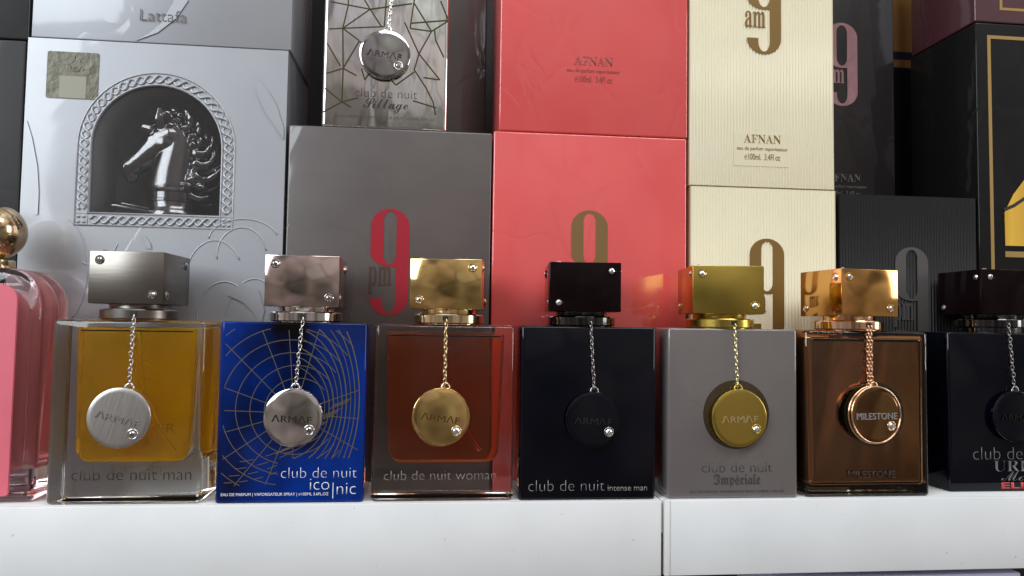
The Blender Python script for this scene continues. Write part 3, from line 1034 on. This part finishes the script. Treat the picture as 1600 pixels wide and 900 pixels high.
def medallion(parent, xc, zc, r, y, m, tilt, words, m_words, m_bail, m_crys_bez, dark_gem=False, dome=0.0004, rim=None, h=0.0036, w=0.0205, bail_x=0.0, thin=0.0, yaw=0.03):
    """Round pendant hanging just in front of the face."""
    T = 0.0028
    prof = [(0, 0), (r - 0.0004, 0), (r, 0.0004), (r, T - 0.0006), (r - 0.00025, T - 0.0002), (r - 0.0007, T)]
    for i in range(1, 9):
        q = i / 8
        prof.append(((r - 0.0007) * (1 - q), T + dome * (1 - (1 - q) ** 2)))
    md = link('medallion', lathe_mesh(prof, 'Y', 64, 30), m, parent, (xc, y - abs(math.sin(yaw)) * r, zc), (R(-1.5), tilt, yaw))
    yy = -T - dome * 0.55
    text(words, m_words, md, -w / 2 - 0.0002, w / 2 - 0.0002, -0.0024, yy, h=h, depth=0.0005 + dome * 0.35, thin=thin)
    a = R(-38)
    cr = crystal(md, (0.66 * r * math.cos(a) + 0.001, -T - dome * 0.4 - 0.0001, 0.64 * r * math.sin(a)), 0, m, dark_gem, 0.3)
    cr.scale = (1.15, 1.15, 1.15)
    bm = bmesh.new()
    tube(bm, [(bail_x + 0.0021 * math.cos(R(a)), -T / 2, r - 0.0006 + 0.0030 * math.sin(R(a))) for a in range(-20, 201, 20)], 0.00055, 8)
    bz = BEZEL.copy()
    bz.transform(Matrix.Translation(cr.location) @ Matrix.Diagonal((1.15, 1.15, 1.15, 1)))
    bm.from_mesh(bz)
    bpy.data.meshes.remove(bz)
    link('bail', to_mesh(bm, smooth=True), m_bail, md)
    return md


BW, BD, BH = 0.0748, 0.036, 0.0930


def square_bottle(cx, yf, z0, label, body_m, cap_m, ring_m, chain_m, cap_rot=0.0, cap_dx=0.0, cap_s=0.038, chain_x=0.0,
                  chain_end=0.058, rv=0.0022, rh=0.0013, double=False, dark_gem=False, cap=True, lift=0.0, hang_x=None):
    t = thing('perfume_bottle', label, 'perfume bottle', (cx, yf + BD / 2, z0), 0, 'square perfume bottles with pendant chains')
    body = link('bottle_body', bottle_block(BW, BD, BH, rv, rh), body_m, t)
    # neck ring with its narrow collar
    if cap:
        pr = [(0, 0.0928 - lift), (0.0172, 0.0928 - lift), (0.0172, 0.0932), (0.0175, 0.0932), (0.0185, 0.0934), (0.0192, 0.0939), (0.0192, 0.0979), (0.0188, 0.0985), (0.0150, 0.0986), (0.0148, 0.0990), (0.0148, 0.1010), (0, 0.1010)]
        ring = link('neck_ring', lathe_mesh(pr, seg=64, sharp=30), ring_m, t, (cap_dx, 0, lift))
        # cap: square block with crystals, two on every side, on crossing diagonals
        bm = bmesh.new()
        s = cap_s / 2
        add_box(bm, -s, s, -s, s, 0, 0.0268)
        bmesh.ops.bevel(bm, geom=list(bm.edges), offset=0.0005, segments=2, profile=0.5, affect='EDGES')
        spots = []
        o_, zt, zb = s - 0.0052, 0.0222, 0.0047
        for kf in range(4):
            rz = kf * math.pi / 2
            flip = -1 if kf % 2 else 1
            if cap == 'b':
                flip = -flip
            for xx, zz in ((-o_ * flip, zt), (o_ * flip, zb)):
                v = Matrix.Rotation(rz, 4, 'Z') @ Vector((xx, -s - 0.00005, zz))
                spots.append((v, rz))
        tv = [((-o_, -o_, 0.02685), 0), ((o_, o_, 0.02685), 0)]
        for loc, rz in spots:
            bz = BEZEL.copy()
            bz.transform(Matrix.Translation(loc) @ Matrix.Rotation(rz, 4, 'Z'))
            bm.from_mesh(bz)
            bpy.data.meshes.remove(bz)
        cp = link('cap', to_mesh(bm, 'cap', True, 30), cap_m, t, (cap_dx, 0, 0.1011 + lift), (0, 0, cap_rot))
        for i, (loc, rz) in enumerate(spots):
            crystal(cp, loc, rz, cap_m, dark_gem, 0.2 * i)
        for loc, _ in tv:
            g = crystal(cp, loc, 0, cap_m, dark_gem)
            g.rotation_euler = (R(-90), 0, 0)
        link('chain_slot', box_mesh(chain_x - 0.0017, chain_x + 0.0013, -0.0196 , -0.0180, 0.0950, 0.0972), MAT['ink_black'], ring).location = (-cap_dx, 0, 0)
    ch = link('chain', chain_mesh((chain_x, -BD / 2 - 0.0014, 0.0955 + lift if cap else 0.13), (chain_x if hang_x is None else hang_x, -BD / 2 - 0.0016, chain_end), double), chain_m, t)
    return t, body


def club(body, m, x0, x1, z, extra='', thin=-0.026, h=None):
    text('club de nuit' + extra, m, body, x0 - BW / 2, x1 - BW / 2, z, -BD / 2 - 0.00003, thin=thin, h=h)


SPRAY = 'EAU DE PARFUM | VAPORISATEUR SPRAY | ℮105ML 3.6FL.OZ'
LAM = 'ΛRMΛF'
YF = -BD / 2
YM = YF - 0.0004


def cavity(body, m, x0, x1, z0, z1, r, taper):
    liq = link('liquid', slab_rounded(x0, x1, z0, z1, -0.0128, 0.0128, r, 0.0015, taper, 0.0022), m, body)
    bm = bmesh.new()
    tube(bm, [(x * MM, 0.0, z * MM) for x, z in ((0, 86.0), (1, 70), (4, 55), (9, 42), (15, 31), (20, 24.5))], 0.0011, 8)
    link('dip_tube', to_mesh(bm, smooth=True), MAT['tube'], body)
    return liq


# 1 clear bottle, amber perfume, brushed steel cap
b, body = square_bottle(-0.1545, 0.0, 0, 'clear glass bottle of amber perfume with brushed steel cap and dull silver pendant', MAT['glass'], MAT['steel'], MAT['steel'], MAT['chrome'],
                        R(-2), -0.002, 0.037, 0.0022, 0.0602, rv=0.0030, rh=0.0022, dark_gem=True, hang_x=0.0015)
cavity(body, MAT['amber'], -0.0268, 0.0318, 0.0205, 0.0890, 0.0075, 0.06)
club(body, MAT['ink_black'], 0.0125, 0.0702, 0.0122, ' man', thin=-0.012)
medallion(b, -0.0024, 0.0437, 0.0152, YM, MAT['steel_disc'], R(15), LAM, MAT['ink_grey'], MAT['chrome'], None, True, dome=0.0001, w=0.0215, h=0.0038)

# 2 blue bottle with web pattern
b, body = square_bottle(-0.0727, 0.0, 0, 'cobalt blue bottle with fine gold web pattern and mirror chrome cap', MAT['blue'], MAT['chrome_reflect_tint'], MAT['chrome'], MAT['chrome'],
                        R(1), 0.003, 0.038, 0.0042, 0.0605, dark_gem=True, hang_x=0.0017)
bm = bmesh.new()


def inside(x, z):
    if not (-0.0345 < x < 0.0345 and 0.0075 < z < 0.0895):
        return False
    return not (x > -0.006 and z < 0.0225) and not (z < 0.0085)


def clipped(bm, pts, w, y, dash=None):
    run = []
    for i, p in enumerate(pts):
        ok = inside(*p) and not (dash and (i % dash[0]) >= dash[1])
        if ok:
            run.append(p)
        if (not ok or i == len(pts) - 1):
            if len(run) > 1:
                ribbon(bm, run, w, y)
            run = []


yy = YF - 0.00004
rw = random.Random(5)
for i in range(6):
    L_, R_ = -0.0140 - 0.0072 * i, 0.0200 + 0.0042 * i
    T_, B_ = 0.0640 + 0.0066 * i, 0.0300 - 0.0052 * i
    clipped(bm, arc((L_ + R_) / 2, (T_ + B_) / 2, (R_ - L_) / 2, (T_ - B_) / 2, 40, 320, 160), 0.00036, yy)
    yy -= 0.000004
for i in range(9):
    R_ = 0.0165 + 0.0022 * i
    T_, B_ = 0.0720 + 0.0046 * i, 0.0250 - 0.0036 * i
    clipped(bm, arc(R_ - 0.024 - 0.001 * i, (T_ + B_) / 2, 0.024 + 0.001 * i, (T_ - B_) / 2, -80 + 2 * i, 72, 110), 0.00034 + 0.00012 * (i % 3), yy)
    yy -= 0.000004
for a in (95, 112, 135, 160, 178, 196, 214, 232, 250, 270, 75, 20, -5, -30):
    ca, sa = math.cos(R(a)), math.sin(R(a))
    clipped(bm, [(0.001 + ca * (0.012 + 0.06 * k / 60), 0.046 + sa * (0.012 + 0.06 * k / 60)) for k in range(61)], 0.00036, yy)
    yy -= 0.000004
for i in range(7):
    x0, z0 = 0.006 + 0.0013 * i, 0.022 + 0.0005 * i
    clipped(bm, [(x0 - 0.014 + 0.030 * k / 40, z0 + 0.003 + 0.026 * (k / 40) ** 1.2) for k in range(41)], 0.00036, yy, (9, 7))
    yy -= 0.000004
for i in range(4):
    clipped(bm, [(-0.033 + 0.034 * k / 40, 0.0105 + 0.0034 * i + 0.009 * (k / 40) ** 2) for k in range(3 * i, 41)], 0.00034, yy, (9 + 2 * i, 6 + i))
    yy -= 0.000004
link('web_pattern', to_mesh(bm), MAT['web'], body)
club(body, MAT['ink_white'], 0.0328, 0.0712, 0.0127)
text('ico', MAT['ink_white'], body, 0.0475 - BW / 2, 0.0573 - BW / 2, 0.0066, YF - 0.00003, thin=-0.02)
text('nic', MAT['ink_white'], body, 0.0612 - BW / 2, 0.0708 - BW / 2, 0.0042, YF - 0.00003, thin=-0.02)
link('divider_line', box_mesh(0.0590 - BW / 2, 0.0594 - BW / 2, YF - 0.00012, YF + 0.0002, 0.0022, 0.0102), MAT['ink_white'], body)
text(SPRAY, MAT['ink_white'], body, 0.0032 - BW / 2, 0.0570 - BW / 2, 0.0034, YF - 0.00003, h=0.0019)
medallion(b, 0.0012, 0.0440, 0.0150, YM, MAT['chrome'], R(2), LAM, MAT['letter_steel'], MAT['chrome'], None, True, dome=0.0009, yaw=-0.05)

# 3 clear bottle, orange perfume, gold cap
b, body = square_bottle(0.0057, 0.0, 0, 'clear glass bottle of orange pink perfume with polished gold cap and pendant', MAT['glass'], MAT['gold'], MAT['gold_pale'], MAT['gold_pale'],
                        R(-7), 0.002, 0.0385, 0.0000, 0.0600, rv=0.0030, rh=0.0022, cap='b')
cavity(body, MAT['coral_liquid'], -0.0312, 0.0318, 0.0195, 0.0885, 0.0075, 0.08)
club(body, MAT['ink_silver'], 0.0068, 0.0655, 0.0112, ' woman', thin=-0.024)
medallion(b, -0.0018, 0.0445, 0.0153, YM, MAT['gold'], R(8), LAM, MAT['letter_bronze'], MAT['gold_pale'], None, dome=0.0009, yaw=0.06)

# 4 black bottle
b, body = square_bottle(0.0834, 0.0, 0, 'plain glossy black bottle with wine black cap and black pendant', MAT['black_glass'], MAT['black_gloss'], MAT['black_ring'], MAT['gunmetal'],
                        R(-5), -0.001, 0.039, 0.0004, 0.0590, cap='b', hang_x=0.0026)
club(body, MAT['ink_silver'], 0.0052, 0.0465, 0.0048)
text('intense man', MAT['ink_silver'], body, 0.0483 - BW / 2, 0.0700 - BW / 2, 0.0048, YF - 0.00003, thin=-0.008)
medallion(b, 0.0018, 0.0430, 0.0150, YM, MAT['black_glass'], R(3), LAM, MAT['black_ring'], MAT['gunmetal'], None, dome=0.0002)

# 5 grey bottle
b, body = square_bottle(0.1646, 0.0, 0, 'grey glass bottle with satin yellow gold cap and gold pendant on a dark round recess', MAT['grey_glass'], MAT['gold_satin'], MAT['gold_satin'], MAT['chain_pale'],
                        R(-7), -0.001, 0.0395, 0.0002, 0.0612, hang_x=0.0017)
link('recess_disc', lathe_mesh([(0, -0.0004), (0.0189, -0.0004), (0.0189, 0.00005), (0.0184, 0.00012), (0, 0.00006)], 'Y', 64), MAT['recess'], body, (0.0017, YF, 0.0458))
club(body, MAT['ink_dark'], 0.0195, 0.0597, 0.0142, thin=-0.02)
text('𝕴𝖒𝖕é𝖗𝖎𝖆𝖑𝖊', MAT['ink_dark'], body, 0.0262 - BW / 2, 0.0528 - BW / 2, 0.0060, YF - 0.00003, h=0.0074)
text(SPRAY, MAT['ink_dark'], body, 0.013 - BW / 2, 0.0665 - BW / 2, 0.0028, YF - 0.00003, h=0.0017, thin=-0.01)
medallion(b, 0.0020, 0.0442, 0.0158, YM - 0.0005, MAT['gold_satin'], R(-1), LAM, MAT['chain_pale'], MAT['gold_satin'], None, dome=0.0002)

# 6 bronze bottle
b, body = square_bottle(0.2435, 0.0, 0, 'bronze mirrored bottle with copper cap turned slightly and rose gold pendant', MAT['smoke_glass'], MAT['copper'], MAT['rose'], MAT['rose'],
                        R(8), -0.001, 0.0375, 0.0002, 0.0612, double=True, rv=0.0035, rh=0.0022)
link('mirrored_core', slab_rounded(-0.0358, 0.0358, 0.0050, 0.0912, -0.0164, 0.0164, 0.0050, 0.0030, 0.02, 0.0045), MAT['bronze_glass'], body)
link('recess_disc', lathe_mesh([(0, -0.0004), (0.0180, -0.0004), (0.0180, 0.00005), (0.0175, 0.00012), (0, 0.00006)], 'Y', 64), MAT['recess_green'], body, (0.0035, YF, 0.0462))
text('MILESTONE', MAT['ink_black'], body, 0.0253 - BW / 2, 0.0532 - BW / 2, 0.0105, YF - 0.00003, h=0.0040, thin=-0.004)
md = medallion(b, 0.0010, 0.0462, 0.0156, YM - 0.0008, MAT['bronze_glass'], R(0), 'MILESTONE', MAT['ink_silver'], MAT['rose'], None, dome=0.0007, w=0.0255, h=0.0036, yaw=0.11)
bm = bmesh.new()
tube(bm, [(0.0155 * math.cos(2 * math.pi * i / 64), -0.0028, 0.0155 * math.sin(2 * math.pi * i / 64)) for i in range(64)], 0.00055, 8, closed=True)
tube(bm, [(0.0157 * math.cos(2 * math.pi * i / 64), -0.0004, 0.0157 * math.sin(2 * math.pi * i / 64)) for i in range(64)], 0.0006, 8, closed=True)
link('rim', to_mesh(bm, smooth=True), MAT['rose'], md)

# 7 black bottle at the right edge
b, body = square_bottle(0.3368, 0.010, 0, 'glossy black bottle cut off by the right edge, with grey and red lettering', MAT['black_glass'], MAT['black_gloss'], MAT['black_ring'], MAT['gunmetal'],
                        R(1), 0.003, 0.038, 0.0005, 0.0590, lift=0.0026, hang_x=0.0034)
club(body, MAT['ink_grey'], 0.0150, 0.0672, 0.0185)
text('𝐔𝐑𝐁𝐀𝐍', MAT['ink_grey'], body, 0.0280 - BW / 2, 0.0672 - BW / 2, 0.0118, YF - 0.00003, h=0.0062, thin=-0.02)
text('𝓜𝓪𝓷', MAT['ink_grey'], body, 0.0325 - BW / 2, 0.0560 - BW / 2, 0.0062, YF - 0.00003, h=0.0062, thin=-0.018)
text('ELIXIR', MAT['ink_red'], body, 0.0325 - BW / 2, 0.0672 - BW / 2, 0.0018, YF - 0.00003, h=0.0036, thin=0.02)
medallion(b, 0.0026, 0.0440, 0.0150, YM, MAT['black_glass'], R(3), LAM, MAT['black_ring'], MAT['gunmetal'], None, dome=0.0002)

# mirrored bottle standing on the grey box
b, body = square_bottle(-0.0325, 0.0505, 0.2104, 'mirror silver bottle with crack pattern, standing on the grey box', MAT['mirror'], MAT['chrome'], MAT['chrome'], MAT['chrome'],
                        0.0, 0.0, 0.038, 0.0040, 0.0610, hang_x=0.0010)
Z2 = lambda x, y: ((x - 85) / 865 * 0.0748 - 0.0374, (845 - y) / 4.29 * 0.00039)
cr = [((215, 185), (120, 195)), ((215, 185), (400, 45)), ((215, 185), (250, 20), (240, -120)), ((400, 45), (330, -60)), ((400, 45), (130, 10)), ((215, 185), (500, 158)),
      ((500, 158), (510, -30)), ((215, 185), (330, 262)), ((215, 185), (225, 455)), ((225, 455), (222, 680)), ((205, 440), (110, 290)), ((225, 455), (110, 495)), ((225, 455), (318, 500)),
      ((225, 455), (330, 265)), ((330, 265), (372, 300)), ((222, 680), (95, 755)), ((222, 680), (100, 590)), ((222, 680), (330, 648)), ((222, 680), (285, 712)), ((680, 160), (830, 172)),
      ((680, 160), (705, -40)), ((830, 172), (945, 95)), ((830, 172), (700, -20)), ((745, 330), (830, 172)), ((745, 330), (640, 120)), ((745, 330), (895, 500)), ((745, 330), (715, 440), (800, 560), (850, 650)),
      ((710, 650), (875, 692)), ((350, 450), (375, 525), (420, 455)), ((590, 550), (715, 455)), ((590, 550), (560, 520)), ((850, 160), (860, 230), (920, 345)), ((890, -40), (945, 85)), ((400, 45), (690, -10)),
      ((680, 125), (945, 90)), ((780, 490), (890, 500)), ((480, 160), (400, 45)), ((850, 650), (870, 740)), ((240, -120), (330, -60)), ((330, -60), (510, -120)), ((705, -40), (890, -120))]
bm = bmesh.new()
yy = YF - 0.00004
for pl in cr:
    P = [Z2(*p) for p in pl]
    Q = []
    for a, c_ in zip(P, P[1:]):
        for k in range(8):
            Q.append((a[0] + (c_[0] - a[0]) * k / 8, a[1] + (c_[1] - a[1]) * k / 8))
    Q.append(P[-1])
    ribbon(bm, Q, 0.00085, yy)
    yy -= 0.000004
link('crack_pattern', to_mesh(bm), MAT['crack'], body)
club(body, MAT['ink_dark'], 0.0195, 0.0565, 0.0188, thin=-0.014)
text('𝓢𝓲𝓵𝓵𝓪𝓰𝓮', MAT['ink_black'], body, 0.0245 - BW / 2, 0.0512 - BW / 2, 0.0092, YF - 0.00003, h=0.0090)
text(SPRAY, MAT['ink_dark'], body, 0.008 - BW / 2, 0.0675 - BW / 2, 0.0052, YF - 0.00003, h=0.0021)
medallion(b, -0.0006, 0.0443, 0.0152, YM, MAT['dark_mirror'], R(6), LAM, MAT['letter_steel'], MAT['chrome'], None, True, dome=0.0009)

# ------------------------------------------------------------------ pink bottle with gold ball cap, left edge
rbx = -0.2330
rt = thing('perfume_bottle', 'rounded pink glass bottle with gold ball cap, cut off by the left edge', 'perfume bottle', (rbx, 0.022, 0))
gl = link('bottle_body', slab_rounded(-0.0330, 0.0330, 0, 0.1190, -0.017, 0.015, 0.0045, 0.0200, 0.0, 0.0050, 14), MAT['red_glass'], rt)
link('perfume', slab_rounded(-0.0245, 0.0245, 0.0150, 0.1080, -0.0105, 0.0095, 0.0040, 0.0130, 0.0, 0.0030, 10), mat('red_perfume', (1.0, 0.50, 0.50), 0.0, 0.0, ior=0.91, trans=0.76), gl)
link('front_label', slab_rounded(-0.0245, 0.0222, 0.0040, 0.1100, -0.0186, -0.0172, 0.0015, 0.0080, seg=8), MAT['pink_panel'], rt)
pr = [(0, 0.1185), (0.0095, 0.1185), (0.0098, 0.1190), (0.0098, 0.1232), (0.0092, 0.1236), (0, 0.1236)]
link('neck_ring', lathe_mesh(pr, seg=40), MAT['gold_pale'], rt)
bp = []
for i in range(21):
    a = R(-72 + 162 * i / 20)
    bp.append((max(0.0148 * math.cos(a), 0.0), 0.1385 + 0.0148 * math.sin(a)))
bp[-1] = (0, bp[-1][1])
link('ball_cap', lathe_mesh([(0, bp[0][1])] + bp, seg=48), mat('champagne_gold', (0.56, 0.42, 0.26), 0.13, 1.0), rt)
